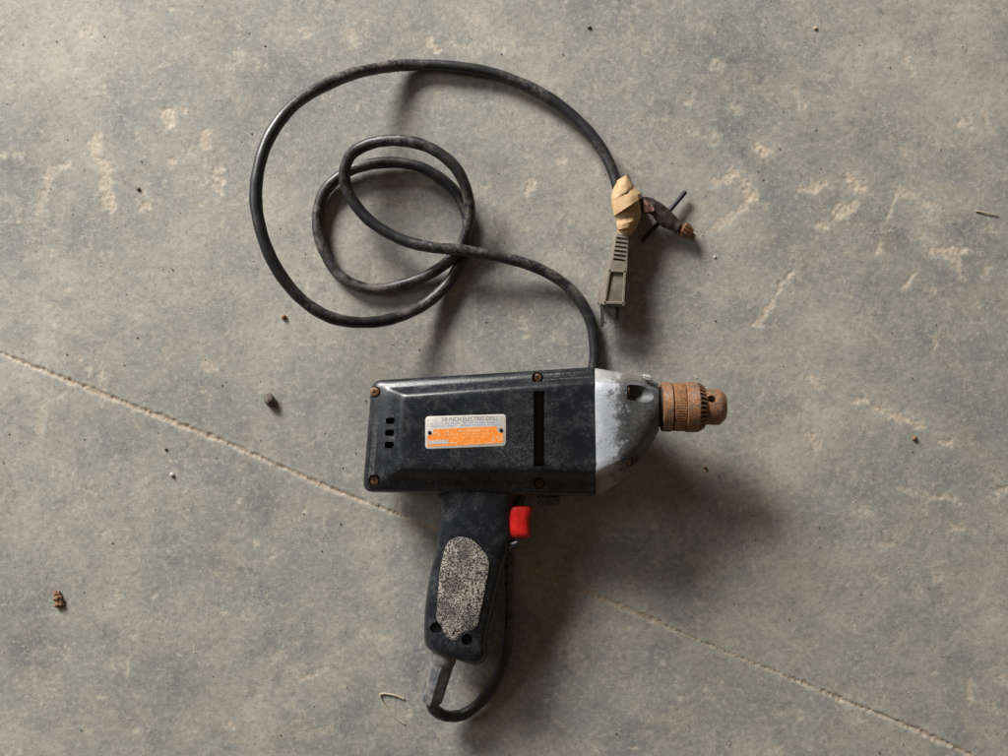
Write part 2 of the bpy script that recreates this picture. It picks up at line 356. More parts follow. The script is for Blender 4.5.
# (polyline in photo px, half width px, strength)
CH = [([(758, 145), (766, 150)], 5, 1), ([(717, 181), (728, 178)], 4, .8), ([(735, 172), (748, 186), (750, 197)], 5, 1), ([(748, 200), (733, 217), (708, 231)], 3.5, .55),
      ([(800, 187), (812, 190), (826, 182)], 4.5, 1), ([(850, 178), (859, 186)], 6, .9), ([(818, 227), (832, 222), (843, 210)], 5.5, 1), ([(843, 210), (856, 203)], 2.5, .7),
      ([(790, 273), (776, 295), (757, 327)], 4, .85), ([(897, 192), (885, 225)], 1.2, .8), ([(880, 243), (877, 250)], 2.5, .8), ([(898, 188), (916, 196), (930, 206)], 5, .6),
      ([(935, 208), (920, 230), (930, 245)], 7, .45), ([(932, 250), (948, 252), (965, 248)], 5, .8), ([(955, 255), (960, 275)], 4, .7), ([(920, 268), (905, 285)], 2.5, .8),
      ([(858, 398), (868, 400)], 4, .8), ([(876, 408), (900, 418), (919, 423)], 4.5, .9), ([(941, 441), (950, 442)], 4.5, .85), ([(808, 436), (818, 446)], 4.5, .7), ([(812, 378), (818, 388)], 4, .7),
      ([(928, 500), (945, 496), (960, 503)], 4, .7), ([(998, 492), (1010, 488)], 2.5, .8), ([(705, 358), (730, 362), (760, 372)], 8, .35),
      ([(97, 137), (93, 150), (103, 168), (106, 205)], 6, .7), ([(50, 170), (45, 190), (38, 210)], 6, .55), ([(68, 163), (66, 166)], 4, .5), ([(143, 190), (146, 203)], 5, .8),
      ([(214, 168), (214, 188)], 6, .75), ([(253, 58), (257, 66)], 6, .75), ([(167, 113), (170, 120)], 5, .9), ([(182, 107), (185, 112)], 2, .7), ([(206, 132), (203, 145)], 4, .7), ([(186, 154), (196, 150)], 3, .7),
      ([(172, 162), (175, 160)], 4, .6), ([(200, 203), (203, 204)], 4, .5), ([(84, 28), (88, 30)], 6, .4), ([(115, 12), (118, 14)], 5, .4),
      ([(430, 42), (436, 50)], 4, .8), ([(455, 46), (500, 44), (528, 52)], 9, .45), ([(350, 35), (356, 42)], 5, .5), ([(525, 193), (531, 181)], 5, .75), ([(521, 318), (526, 334)], 6, .5), ([(372, 268), (376, 276)], 4, .6),
      ([(263, 380), (258, 390)], 7, .6), ([(205, 363), (212, 365)], 4, .5), ([(296, 341), (300, 343)], 3, .6), ([(62, 395), (45, 402), (38, 430)], 4, .35), ([(60, 505), (80, 512)], 8, .25),
      ([(940, 20), (960, 15)], 4, .3), ([(957, 123), (960, 125)], 3.5, .8), ([(905, 60), (914, 70)], 4, .5), ([(903, 150), (908, 160)], 4, .6), ([(985, 110), (990, 130)], 6, .5), ([(795, 90), (800, 105)], 4, .5), ([(732, 103), (738, 108)], 4, .5),
      ([(690, 130), (715, 140)], 4, .4), ([(985, 225), (1000, 235)], 7, .45), ([(930, 500), (900, 488)], 2, .4), ([(875, 575), (882, 580)], 4, .4), ([(860, 720), (880, 700)], 5, .3), ([(228, 722), (233, 728)], 4, .8),
      ([(300, 735), (330, 728)], 4, .3), ([(10, 720), (25, 730)], 7, .35), ([(270, 660), (300, 640)], 3, .35), ([(300, 680), (328, 668)], 1.5, .5), ([(370, 635), (392, 640)], 5, .35), ([(840, 620), (852, 628)], 4, .3), ([(945, 590), (950, 600)], 4, .4)]
for line, w, st in CH:
    x0 = min(p[0] for p in line) - 40; x1 = max(p[0] for p in line) + 40; y0 = min(p[1] for p in line) - 40; y1 = max(p[1] for p in line) + 40
    ci = np.where((xs / S + 504 >= x0) & (xs / S + 504 <= x1))[0]; ri = np.where((378 - ys / S >= y0) & (378 - ys / S <= y1))[0]
    if not len(ci) or not len(ri): continue
    sl = (slice(ri[0], ri[-1] + 1), slice(ci[0], ci[-1] + 1))
    best = np.full(X[sl].shape, 1e9)
    for (ax, ay), (bx, by) in zip(line[:-1], line[1:]):
        dx, dy = bx - ax, by - ay; L = dx * dx + dy * dy + 1e-9
        t = np.clip(((PX[sl] - ax) * dx + (PY[sl] - ay) * dy) / L, 0, 1); best = np.minimum(best, np.hypot(PX[sl] - ax - t * dx, PY[sl] - ay - t * dy))
    dd = best + n_edge[sl] * (w * 2.2 + 5) + n_small[sl] * (w * 0.9 + 3.5)
    core = sstep(w * 0.95 + 0.6, w * 0.55 - 0.6, dd) * st
    if w >= 7: pale[sl] = np.maximum(pale[sl], core * 1.2); chip[sl] = np.maximum(chip[sl], core * sstep(0.03, 0.16, n_small[sl] + n_edge[sl] * 0.6))
    else: chip[sl] = np.maximum(chip[sl], core); pale[sl] = np.maximum(pale[sl], sstep(w * 2.2 + 3, w * 0.6, dd) * st * 0.55)
# scattered small flakes everywhere, also beyond the frame
sp = fbm(PX / 17 + 90, PY / 17, 51, 5, 0.6); spg = fbm(PX / 140, PY / 140 + 40, 61, 3)
flake = sstep(0.755, 0.80, sp + (spg - 0.5) * 0.16)
chip = np.maximum(np.minimum(chip * 1.02, 1), flake * 0.5); pale = np.clip(np.maximum(pale, sstep(0.62, 0.76, sp + (spg - 0.5) * 0.16) * 0.35), 0, 1)
# the joint across the slab
JOINT = [(-1300, -190), (0, 353), (130, 405), (230, 444), (327, 487), (430, 527), (530, 569), (611, 602), (700, 641), (780, 674), (905, 725), (975, 757), (2300, 1300)]
jd = seg_dist(JOINT) + n_edge * 3.2 + n_small * 2.6
jw = 2.0 + (fbm(PX / 40, PY / 40, 71, 3) - 0.5) * 3.0 - 0.75 * sstep(500, 800, PX)
groove = sstep(jw + 0.9, jw - 0.9, jd)
pale = np.maximum(pale, sstep(9, 2, jd) * 0.35)
Z = (fbm(PX / 90, PY / 90, 5, 3) - 0.5) * 1.0 + (fbm(PX / 9, PY / 9, 9, 3) - 0.5) * 0.22
rough = (fbm(PX / 2.6, PY / 2.6, 33, 2) - 0.5)
Z += -chip * 0.32 + chip * rough * 0.6 + pale * rough * 0.15
Z += -groove * 0.8 + groove * rough * 1.2
Z -= Z.max() * 0.6
dense = (np.abs(X) <= 400) & (np.abs(Y) <= 310)
Z = np.where(dense, Z, 0.6 * Z)
nx, ny = len(xs), len(ys)
co_ = np.stack([X, Y, Z], -1).reshape(-1, 3) / 1000
idx = np.arange(nx * ny).reshape(ny, nx)
quads = np.stack([idx[:-1, :-1], idx[:-1, 1:], idx[1:, 1:], idx[1:, :-1]], -1).reshape(-1, 4)
me = bpy.data.meshes.new('floor'); me.vertices.add(nx * ny); me.vertices.foreach_set('co', co_.astype(np.float32).ravel())
me.loops.add(quads.size); me.loops.foreach_set('vertex_index', quads.astype(np.int32).ravel())
me.polygons.add(len(quads)); me.polygons.foreach_set('loop_start', (np.arange(len(quads)) * 4).astype(np.int32))
me.polygons.foreach_set('use_smooth', np.ones(len(quads), bool)); me.update(calc_edges=True)
for nm, arr in (('chip', chip), ('groove', groove), ('pale', pale)):
    a = me.attributes.new(nm, 'FLOAT', 'POINT'); a.data.foreach_set('value', arr.astype(np.float32).ravel())
me.materials.append(M['floor'])
fl = bpy.data.objects.new('floor', me); scene.collection.objects.link(fl); tag(fl, kind='structure')
def ground(px, py):
    """floor height (mm) below a photo pixel"""
    i = int(np.clip(np.searchsorted(ys, (378 - py) * S), 0, ny - 1)); j = int(np.clip(np.searchsorted(xs, (px - 504) * S), 0, nx - 1)); return float(Z[i, j])

# ------------------------------------------------------------------ the drill
drill = empty('electric_drill', P(480, 433, 0))
tag(drill, 'black corded electric drill with silver gear case and rusty chuck lying on its side', 'drill')

# --- housing: two moulded half shells
ZC = 33.0
LO = [(33, [(375, 384), (594, 369), (596, 491), (367, 486)], (9, 1, 1, 10)),
      (40, [(373, 382), (594, 367.8), (596, 494.5), (364, 490.5)], (10, 1, 1, 11)),
      (45.5, [(372, 380.5), (594, 367), (596, 496.5), (362.5, 492)], (10, 1, 1, 11)),
      (49, [(373.2, 381.8), (594, 368), (596, 495.4), (364, 490.6)], (10, 1, 1, 11)),
      (51.5, [(376, 384.4), (594, 370.4), (596, 492.8), (367.2, 488)], (9, 1, 1, 10)),
      (53, [(379.6, 386.8), (594, 372.8), (596, 489), (372, 485)], (8, 1, 1, 9)),
      (54.6, [(384, 388.6), (594, 375), (596, 485), (378, 481.8)], (8, 1, 1, 8)),
      (57.4, [(390, 390.4), (594, 376.8), (596, 480.6), (385, 478)], (7, 1, 1, 7)),
      (61, [(396, 392.6), (594, 378.6), (596, 476.4), (391.6, 474)], (6, 1, 1, 6)),
      (64.2, [(400.5, 395), (594, 380.8), (596, 472.8), (396.8, 470)], (6, 1, 1, 6)),
      (65.8, [(405, 398), (594, 383.5), (596, 469.6), (402, 466)], (6, 1, 1, 6)),
      (66.4, [(413, 403.5), (594, 388.5), (596, 464.5), (409, 460.5)], (6, 1, 1, 6))]
LOI = catmull([(z, *[x for q in c for x in q], *r) for z, c, r in LO], 3)
up = [[D(*q, a[0]) for q in rquad([(a[1], a[2]), (a[3], a[4]), (a[5], a[6]), (a[7], a[8])], list(a[9:13]))] for a in LOI]
v, f = loft(up); housing = mesh_obj('housing', v, f, M['plastic'], drill)
def flip(p):
    px = p.x * 1000 / S * HC / (HC - p.z * 1000) + 504
    return Vector((p.x, p.y, 2 * (zz(ZC) + tilt(px)) / 1000 - p.z))
lowl = [[flip(p) for p in l] for l in up]
v, f = loft(lowl); lower = mesh_obj('housing', v, f, M['plastic'], drill)
cut = []
def boxcut(x0, y0, x1, y1, zlo, zhi, zs, r=1.5, tp=(1, 1, 1, 1)):
    """opening with lips that flare towards the surface at height zs"""
    loops = []
    for z, k in ((zlo, 0), (zs - 2.2, 0), (zs + 0.3, 1), (zhi, 2)):
        loops.append([D(a, b, z) for a, b in rquad([(x0 - tp[0] * k, y0 - tp[1] * k), (x1 + tp[2] * k, y0 - tp[1] * k), (x1 + tp[2] * k, y1 + tp[3] * k), (x0 - tp[0] * k, y1 + tp[3] * k)], r, 4)])
    v, f = loft(loops); return mesh_obj('cutter', v, f, None)
cut.append(boxcut(534, 391.5, 544, 466.5, 52, 74, 66.2, 1.2, (0.5, 0.6, 0.7, 0.6)))
for cx, cy in ((390, 421), (389.3, 433), (389, 445)): cut.append(boxcut(cx - 4, cy - 2.9, cx + 4.2, cy + 2.9, 46, 74, 58, 2.2, (1.6, 0.5, 0.6, 0.6)))
SCREWS = [(374.8, 392, 49.5, 52), (374.3, 480.2, 49.5, 52), (537.5, 377.8, 49, 52), (539, 483.3, 49.5, 53.5)]
for cx, cy, zl, zh in SCREWS:
    v, f = cyl(D(cx, cy, zl - 2), D(cx, cy, zh + 8), mmpx(55) * 5.9, sides=28); cut.append(mesh_obj('cutter', v, f, None))
apply_boolean(housing, cut)
def disc_screw(cx, cy, z, r_px, mat, parent, rot=0.5, cross=True, name='screw'):
    c = D(cx, cy, z); k = mmpx(z + tilt(cx)); r = r_px * k
    prof = [(0.0, -2.0), (r, -2.0), (r, 0.0), (r * 0.86, 0.35), (r * 0.45, 0.55), (0.0, 0.6)]
    n = 24; loops = [[c + Vector((pr * math.cos(2 * math.pi * j / n), pr * math.sin(2 * math.pi * j / n), h / 1000)) for j in range(n)] for pr, h in prof[1:-1]]
    v, f = loft(loops); s = mesh_obj(name, v, f, mat, parent)
    if cross:
        cs = []
        for a in (rot, rot + math.pi / 2):
            u = Vector((math.cos(a), math.sin(a), 0)) * r * 0.62; w = Vector((-math.sin(a), math.cos(a), 0)) * r * 0.13
            lo = Vector((0, 0, -0.0006)); hi = Vector((0, 0, 0.002))
            vv, ff = loft([[c + u + w + q, c - u + w + q, c - u - w + q, c + u - w + q] for q in (lo, hi)]); cs.append(mesh_obj('cutter', vv, ff, None))
        apply_boolean(s, cs)
    return s
for i, (cx, cy, zl, zh) in enumerate(SCREWS): disc_screw(cx, cy, zl, 4.7 if i < 2 else 4.4, M['screw'] if i != 2 else M['darkrust'], drill, 0.5 + i)
# dark inner wall seen through the slot and the vents
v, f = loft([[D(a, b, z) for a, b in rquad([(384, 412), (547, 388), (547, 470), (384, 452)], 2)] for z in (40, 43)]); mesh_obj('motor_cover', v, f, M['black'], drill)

# --- name plate
def zt(px, z): return z
plate_loops = []
PC = [(425.3, 416.5), (506, 414.2), (506, 446), (425.3, 449.2)]
for z, d in ((66.0, 0), (66.75, 0), (66.95, 0.5)):
    plate_loops.append([D(*q, z) for q in inset(rquad(PC, 4, 5), d)])
v, f = loft(plate_loops); plate = mesh_obj('name_plate', v, f, M['silver'], drill)
def pl(u, w):   # plate coordinates 0..1 -> px
    a = np.array(PC[0]) * (1 - u) + np.array(PC[1]) * u; b = np.array(PC[3]) * (1 - u) + np.array(PC[2]) * u
    return a * (1 - w) + b * w
def patch(name, uvs, z, mat, par=None, th=0.05):
    loops = [[D(*pl(u, w), zz) for u, w in uvs] for zz in (z - th, z)]
    v, f = loft(loops); return mesh_obj(name, v, f, mat, par or plate, smooth=False)
band = patch('orange_band', [(0.03, 0.66), (0.03, 0.58), (0.10, 0.54), (0.10, 0.40), (0.88, 0.37), (0.90, 0.56), (0.965, 0.60), (0.965, 0.90), (0.30, 0.93), (0.03, 0.93)], 67.03, M['orange'])
patch('blank_box', [(0.04, 0.74), (0.285, 0.73), (0.285, 0.85), (0.04, 0.86)], 67.08, M['silver'])
def bars(name, rows, mat, z, seed):
    """rows of print too small to read, as uneven strokes"""
    r = random.Random(seed); v = []; f = []
    for (u0, u1, w0, w1) in rows:
        u = u0
        while u < u1:
            n = r.uniform(0.006, 0.018); kind = r.random()
            if kind > 0.16:
                a, b = (w0, w1) if r.random() < 0.6 else (w0, w0 + (w1 - w0) * r.uniform(0.3, 0.6))
                if r.random() < 0.3: a = w0 + (w1 - w0) * 0.5; b = w1
                k = len(v); v += [D(*pl(u, a), z), D(*pl(min(u + n, u1), a), z), D(*pl(min(u + n, u1), b), z), D(*pl(u, b), z)]; f.append((k, k + 1, k + 2, k + 3))
            u += n + r.uniform(0.004, 0.010)
    return mesh_obj(name, v, f, mat, plate, smooth=False)
bars('small_print', [(0.16, 0.95, 0.205, 0.255), (0.07, 0.95, 0.285, 0.33)], M['blue'], 67.02, 3)
bars('small_print', [(0.06, 0.15, 0.13, 0.17), (0.06, 0.14, 0.22, 0.25)], M['blue'], 67.02, 4)
bars('small_print', [(0.12, 0.19, 0.45, 0.62), (0.24, 0.80, 0.44, 0.51), (0.24, 0.80, 0.56, 0.61), (0.27, 0.76, 0.655, 0.69), (0.82, 0.95, 0.66, 0.84), (0.30, 0.40, 0.76, 0.87), (0.05, 0.28, 0.885, 0.92), (0.42, 0.92, 0.86, 0.895)], M['peach'], 67.10, 5)
def text_part(s, u0, u1, w, mat, z, name='lettering'):
    c = bpy.data.curves.new(name, 'FONT'); c.body = s; c.size = 1; o = bpy.data.objects.new('tmp_text', c); scene.collection.objects.link(o)
    dg = bpy.context.evaluated_depsgraph_get(); me = bpy.data.meshes.new_from_object(o.evaluated_get(dg))
    bpy.data.objects.remove(o); xs_ = [q.co.x for q in me.vertices]; x0, x1 = min(xs_), max(xs_)
    h = max(q.co.y for q in me.vertices); wh = 0.135
    v = [D(*pl(u0 + (q.co.x - x0) / (x1 - x0) * (u1 - u0), w - q.co.y / h * wh), z) for q in me.vertices]
    f = [tuple(p.vertices) for p in me.polygons]; bpy.data.meshes.remove(me)
    return mesh_obj(name, v, f, mat, plate, smooth=False)
text_part('3/8 INCH ELECTRIC DRILL', 0.20, 0.91, 0.175, M['print'], 67.02)
for u, w in ((0.055, 0.50), (0.94, 0.50)):
    q = pl(u, w); disc_screw(q[0], q[1], 67.0, 2.1, M['blackmetal'], plate, cross=False, name='rivet')

# --- handle
HR = [((424, 486), (526, 486), 17, 2.6), ((433.5, 496), (518.5, 496), 17.2, 2.8), ((440, 507), (513.5, 505), 17.4, 3), ((439.5, 520), (511.5, 514), 17.6, 3), ((438.5, 532), (511.5, 524), 17.7, 3), ((436.5, 545), (512.5, 534), 17.7, 3), ((434, 558), (512, 542), 17.7, 3), ((430.5, 573), (507.5, 556), 17.7, 3), ((427.5, 589), (501.5, 577), 17.7, 3.2), ((425.3, 606), (496, 599), 17.8, 3.4),
      ((424.2, 622), (490.5, 622), 18, 3.6), ((424, 634), (487.3, 638), 18, 3.8), ((424.6, 641), (486.5, 647), 18, 3.8), ((426.2, 646), (487.3, 654.5), 17.6, 3.8), ((429.5, 649.7), (484.5, 660.5), 16.6, 3.6), ((434, 652.3), (479, 664.3), 14.8, 3.4), ((438.5, 654.2), (473.5, 665.2), 12, 3)]
hrow = catmull([(a[0], a[1], b[0], b[1], h, e) for a, b, h, e in HR], 4); hl = []
for x0, y0, x1, y1, h, e in hrow:
    l = []
    for k in range(56):
        t = 2 * math.pi * k / 56; cu, sz = math.cos(t), math.sin(t)
        cu = math.copysign(abs(cu)**(2 / e), cu); sz = math.copysign(abs(sz)**(2 / e), sz); u = (cu + 1) / 2
        l.append(D(x0 + (x1 - x0) * u, y0 + (y1 - y0) * u, 33 + h * sz))
    hl.append(l)
v, f = loft(hl); handle = mesh_obj('handle', v, f, M['plastic'], drill, angle=50)
HS = [(435.6, 628, 5.6), (466.8, 639.6, 5.6)]
cs = []
for cx, cy, r in HS:
    v, f = cyl(D(cx, cy, 44), D(cx, cy, 60), mmpx(50) * r, sides=24); cs.append(mesh_obj('cutter', v, f, None))
apply_boolean(handle, cs)
for i, (cx, cy, r) in enumerate(HS): disc_screw(cx, cy, 45.2, 4.4, M['blackmetal'], handle, 0.7 + i)
GO = [(452, 539), (460, 536.5), (471, 538.5), (482, 548), (489, 560), (489.5, 568), (486, 588), (481, 612), (477.5, 627), (470, 631.5), (462.5, 634), (457, 641), (449, 640), (443.5, 634), (441.5, 627), (436.5, 619), (437.5, 600), (439.5, 575), (443, 555), (447, 544)]
go = resample(catmull(GO, 6, True), 80)
gl = [[D(*q, z) for q in inset(go, d)] for z, d in ((47.0, 0), (50.2, 0.2), (51.0, 1.0), (51.5, 3.5), (51.9, 9))]
v, f = loft(gl); mesh_obj('grip_panel', v, f, M['grip'], handle)
# --- trigger, its stop and the switch tab
TR = catmull([(506, 531, 5.5), (507, 533, 8.2), (510, 532.6, 9.6), (514, 531.8, 10), (519, 530.8, 10), (525, 530.2, 10), (530, 530.4, 10), (534, 530.8, 9.6), (537, 530.8, 8.2), (538.4, 529, 5.5)], 3)
tl = []
for y, x1, h in TR:
    l = []
    for k in range(32):
        t = 2 * math.pi * k / 32; cu = math.copysign(abs(math.cos(t))**0.62, math.cos(t)); sz = math.copysign(abs(math.sin(t))**0.62, math.sin(t))
        l.append(D(502 + (x1 - 502) * (cu + 1) / 2, y, 33 + h * sz))
    tl.append(l)
v, f = loft(tl); tag(mesh_obj('trigger', v, f, M['red'], drill, angle=60), 'bright red trigger switch')
so = resample(catmull([(506, 541), (512, 541.5), (517, 540.5), (519.5, 544), (518, 548), (512, 550), (506, 553)], 5, True), 40)
v, f = loft([[D(*q, z) for q in inset(so, d)] for z, d in ((24, 1), (26, 0), (40, 0), (42.5, 1.2), (43.3, 2.6))]); mesh_obj('trigger_stop', v, f, M['plastic'], drill)
v, f = loft([[D(*q, z) for q in inset(rquad([(536, 496), (561, 496), (560, 504.5), (538, 505)], 2), d)] for z, d in ((28, 0), (38, 0), (39, 1))]); mesh_obj('switch_tab', v, f, M['plastic'], drill)

# --- gear case
def section(px, top, bot, b, w, n=72):
    """outline (py, dz) of the case at px: w=0 moulded block, w=1 ellipse"""
    c = (top + bot) / 2; a = (bot - top) / 2
    poly = np.array([(-1, 0), (-1, .42), (-.955, .55), (-.86, .64), (-.80, .90), (-.74, .985), (-.66, 1), (.55, 1), (.62, .985), (.68, .90), (.76, .64), (.90, .54), (.985, .36), (1, 0)])
    full = np.vstack([poly, [(x, -z) for x, z in poly[-2:0:-1]]])
    fine = resample(full, 720); ang = np.arctan2(fine[:, 1], -fine[:, 0]) % (2 * np.pi)
    o = np.argsort(ang); out = []
    for k in range(n):
        t = 2 * math.pi * k / n; y = np.interp(t, ang[o], fine[o, 0], period=2 * math.pi); z = np.interp(t, ang[o], fine[o, 1], period=2 * math.pi)
        y = (1 - w) * y + w * -math.cos(t); z = (1 - w) * z + w * math.sin(t)
        out.append(P(px, c + a * y, zz(ZC) + b * z + tilt(px)))
    return out
GS = [(594.2, 369.5, 494, 23.8, 0), (594.8, 368.5, 495.5, 24.8, 0), (596, 368.3, 495.5, 25.2, 0), (606, 370, 490.5, 25.2, 0), (616, 371.5, 485, 25.0, 0.02), (622, 372.5, 481, 24.7, 0.05), (625, 373, 479, 24.2, 0.09), (628, 373.6, 477, 23.6, 0.15), (634, 374.8, 471, 22.6, 0.3), (640, 376, 463.5, 21.5, 0.45),
      (646, 377.6, 455, 20.2, 0.62), (652, 380, 444, 18.6, 0.82), (656, 382, 436, 17.5, 0.95), (658.2, 383.3, 432, 16.6, 1), (659, 384.3, 431, 16.0, 1)]
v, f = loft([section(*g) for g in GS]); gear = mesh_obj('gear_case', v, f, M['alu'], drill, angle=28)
cs = []
for cy, z, r, x0 in ((393.8, 57, 9.2, 626), (461.5, 55, 7.4, 627)):
    k = mmpx(60) * r
    v, f = tube([D(x0, cy, z), D(640, cy, z - 1), D(646, cy, z + 2), D(690, cy, z + 16)], [k, k, k * 0.95, k * 0.9], 28); cs.append(mesh_obj('cutter', v, f, None))
apply_boolean(gear, cs)
for cy, z, r, x0 in ((391, 57, 4.6, 626), (461, 55, 4.0, 627)):
    k = mmpx(60) * r
    v, f = tube([D(x0 - 1, cy, z), D(x0 + 2.5, cy, z), D(x0 + 3.6, cy, z)], [k, k, k * 0.75], 18); mesh_obj('screw', v, f, M['screw'], gear)
loops = []
for h, d in ((-3, 0), (0.3, 0), (1.2, 1.2), (1.7, 3.0)):
    loops.append([D(*q, 49.5 + h) for q in inset(rquad([(642, 373.8), (651.5, 375.6), (653.5, 381.6), (644, 380)], 3.4, 4), d * 0.4)])
v, f = loft(loops); mesh_obj('boss', v, f, M['white'], gear)

# --- chuck (turned about the spindle)
AY = 407.0
ax0 = D(659, AY, ZC); ax1 = D(727, AY, ZC); adir = (ax1 - ax0).normalized(); aup = Vector((-adir.z, 0, adir.x)); alat = Vector((0, 1, 0))
def cpos(px, r_px, ang):
    t = (px - 659) / 68; k = mmpx(zz(ZC) + tilt(px))
    return ax0.lerp(ax1, t) + (aup * math.cos(ang) + alat * math.sin(ang)) * (r_px * k)
def turned(name, prof, mat, parent, n=64, rad=None):
    loops = [[cpos(px, r if rad is None else rad(i, r, j), 2 * math.pi * j / n) for j in range(n)] for i, (px, r) in enumerate(prof)]
    v, f = loft(loops); return mesh_obj(name, v, f, mat, parent, angle=30)
chuck = turned('chuck', [(660.8, 20), (661, 23.6), (661.8, 24.6), (670.4, 24.8), (671.2, 24.2), (671.6, 22.2), (673, 20)], M['rust'], drill)
turned('spindle_collar', [(656, 20), (661, 20)], M['black'], chuck)
turned('knurled_ring', [(672.2, 20), (672.4, 23.2), (673.0, 24.0), (673.6, 24.2), (683.6, 24.2), (684.2, 23.6), (684.6, 22)], M['knurl'], chuck, 120, lambda i, r, j: r - (0.75 if (j % 2 and 3 <= i <= 4) else 0))
gr = turned('gear_ring', [(684.6, 20), (684.7, 24.4), (685.4, 25.1), (696.5, 25.2), (697.4, 24.6), (697.6, 20)], M['rust'], chuck)
turned('tooth_root', [(697, 20), (697.3, 22.2), (703.2, 18.6), (704, 15)], M['black'], chuck)
v = []; f = []; NT = 32
for t in range(NT):
    a = 2 * math.pi * (t + 0.5) / NT; w = math.pi / NT
    q = [cpos(697.6, 21, a - w * .55), cpos(697.6, 21, a + w * .55), cpos(697.6, 25.0, a + w * .40), cpos(697.6, 25.0, a - w * .40),
         cpos(704, 17, a - w * .42), cpos(704, 17, a + w * .42), cpos(703.6, 21.6, a + w * .30), cpos(703.6, 21.6, a - w * .30)]
    k = len(v); v += q; f += [(k + x, k + y, k + z, k + u) for x, y, z, u in ((0, 1, 2, 3), (4, 5, 6, 7), (0, 1, 5, 4), (1, 2, 6, 5), (2, 3, 7, 6), (3, 0, 4, 7))]
mesh_obj('teeth', v, f, M['rust'], chuck, smooth=False)
nose = turned('nose', [(702, 14), (703, 17.8), (704, 18.0), (718.6, 18.0), (719.3, 17.7), (724.2, 13.4), (725, 12.2), (725.2, 8.2), (721, 7), (712, 6.5)], M['rust'], chuck)
cs = []
for k in range(3):
    a = R(29) + k * 2 * math.pi / 3
    v, f = cyl(cpos(709, 8, a), cpos(709, 24, a), mmpx(50) * 4.1, sides=24); cs.append(mesh_obj('cutter', v, f, None))
apply_boolean(nose, cs)
for k in range(3):
    a = R(90) + k * 2 * math.pi / 3
    v, f = cyl(cpos(712, 3.6, a), cpos(726.4, 2.8, a), mmpx(50) * 2.6, sides=12); mesh_obj('jaw', v, f, M['darkrust'], chuck)

# --- strain relief at the butt of the handle
a0 = D(445, 650, 33); a1 = D(443.5, 660, 33); a2 = P(431, 701, 26)
k = mmpx(36)
v, f = tube([a0, D(444.5, 656, 33), D(443, 662, 33), D(442.6, 664, 33)], [k * 13, k * 13, k * 12.4, k * 10.5], 20)
sr = mesh_obj('strain_relief', v, f, M['sleeve'], drill, angle=40)
d = (a2 - D(443, 661, 33))
loops_path = [D(443, 661, 33), D(443, 661, 33) + d * 0.5, D(443, 661, 33) + d * 0.95, a2, a2 + d * 0.012]
v, f = tube(loops_path, [k * 12.0, k * 11.4, k * 11.2, k * 10.4, k * 6], 8); mesh_obj('sleeve', v, f, M['sleeve'], sr, angle=20)

# --- power cord
CP = [(434, 692, 28), (431.5, 702, 23.5), (435, 710, 17), (447, 716, 10.5), (464, 714, 6.5), (481, 701.5, 6.5), (494.5, 683, 9), (504, 660, 12), (508, 630, 14), (509, 600, 14), (508, 570, 11), (510, 535, 6), (522, 490, 4), (552, 440, 4), (580, 400, 4), (593, 368, 4), (594.5, 345, 4.2), (588, 315, 4.6), (568, 287, 6), (535, 267, 10), (495, 256, 15), (458, 250, 18), (430, 247, 18), (400, 239, 17), (370, 221, 17), (350, 196, 17), (344.5, 175, 18), (351, 155, 20), (371, 143.5, 22), (400, 140.5, 24), (430, 148, 25), (455, 167, 24), (467.5, 194, 20), (469, 222, 14.5), (458, 250, 9.5), (438, 269, 6.5), (408, 283, 4.6), (372, 289, 4.2), (342, 277.5, 4.2), (323.5, 250, 4.2), (317.5, 220, 4.4), (325, 191, 5), (350, 170.5, 6), (385, 162.5, 6), (420, 167, 5.5), (450, 186, 4.8), (464.5, 208, 4.4), (468, 230, 4.3), (462, 258, 4.4), (447, 284, 5.5), (424, 305, 10), (398, 317, 19), (368, 322.5, 30), (332, 318, 41), (299, 297, 50), (272, 260, 57), (257.5, 215, 60), (257.5, 175, 59), (270.5, 135, 54), (299, 101, 45), (343, 77.5, 29), (380, 68, 13), (412, 65, 5), (455, 67, 4.2), (500, 75.5, 4.2), (545, 95.5, 5), (580, 122.5, 7), (604, 153, 9), (617, 184, 10.5), (624, 215, 11), (622, 240, 10.5)]
pth = catmull([tuple(P(*c)) for c in CP], 10)
cr = [0.0040 + 0.00012 * math.sin(i * 0.37) + 0.00008 * math.sin(i * 1.13) for i in range(len(pth))]
v, f = tube(pth, cr, 16); mesh_obj('power_cord', v, f, M['cord'], drill, angle=None)

# --- plug
PAx, PBx = np.array((622.0, 233.0)), np.array((612.0, 306.0))
pdir = (PBx - PAx) / np.linalg.norm(PBx - PAx); prt = np.array((-pdir[1], pdir[0])) * -1      # to the picture's right
if prt[0] < 0: prt = -prt
def psec(t, lb, rb, lt, rt, zl, zh, rr):
    c = PAx + (PBx - PAx) * t
    out = []
    for u, z in rquad([(-lb, zl), (rb, zl), (rt, zh), (-lt, zh)], rr, 4):
        q = c + prt * u; out.append(P(q[0], q[1], z))
    return out
v, f = loft([psec(*q) for q in ((0, 8, 8, 5.5, 7, 4, 17, 2), (0.02, 9, 9, 6.2, 7.8, 3, 18, 2), (0.25, 10.2, 10, 7.2, 9, 2.2, 19.4, 1.6), (0.48, 12, 11.5, 8.2, 10.8, 1.6, 20.6, 1.6), (0.56, 13.4, 12.5, 8.6, 11.5, 1.3, 21, 1.6), (0.66, 15, 15, 8.9, 13.2, 1.1, 21.3, 1.6), (0.96, 16.4, 17, 9.6, 14.8, 1, 21.6, 1.6), (0.99, 16, 16.6, 9.4, 14.4, 1.3, 21.2, 1.6), (1.0, 15.0, 15.6, 8.8, 13.4, 2, 20.4, 1.6))])
plug = mesh_obj('plug', v, f, M['plug'], drill)
cs = []
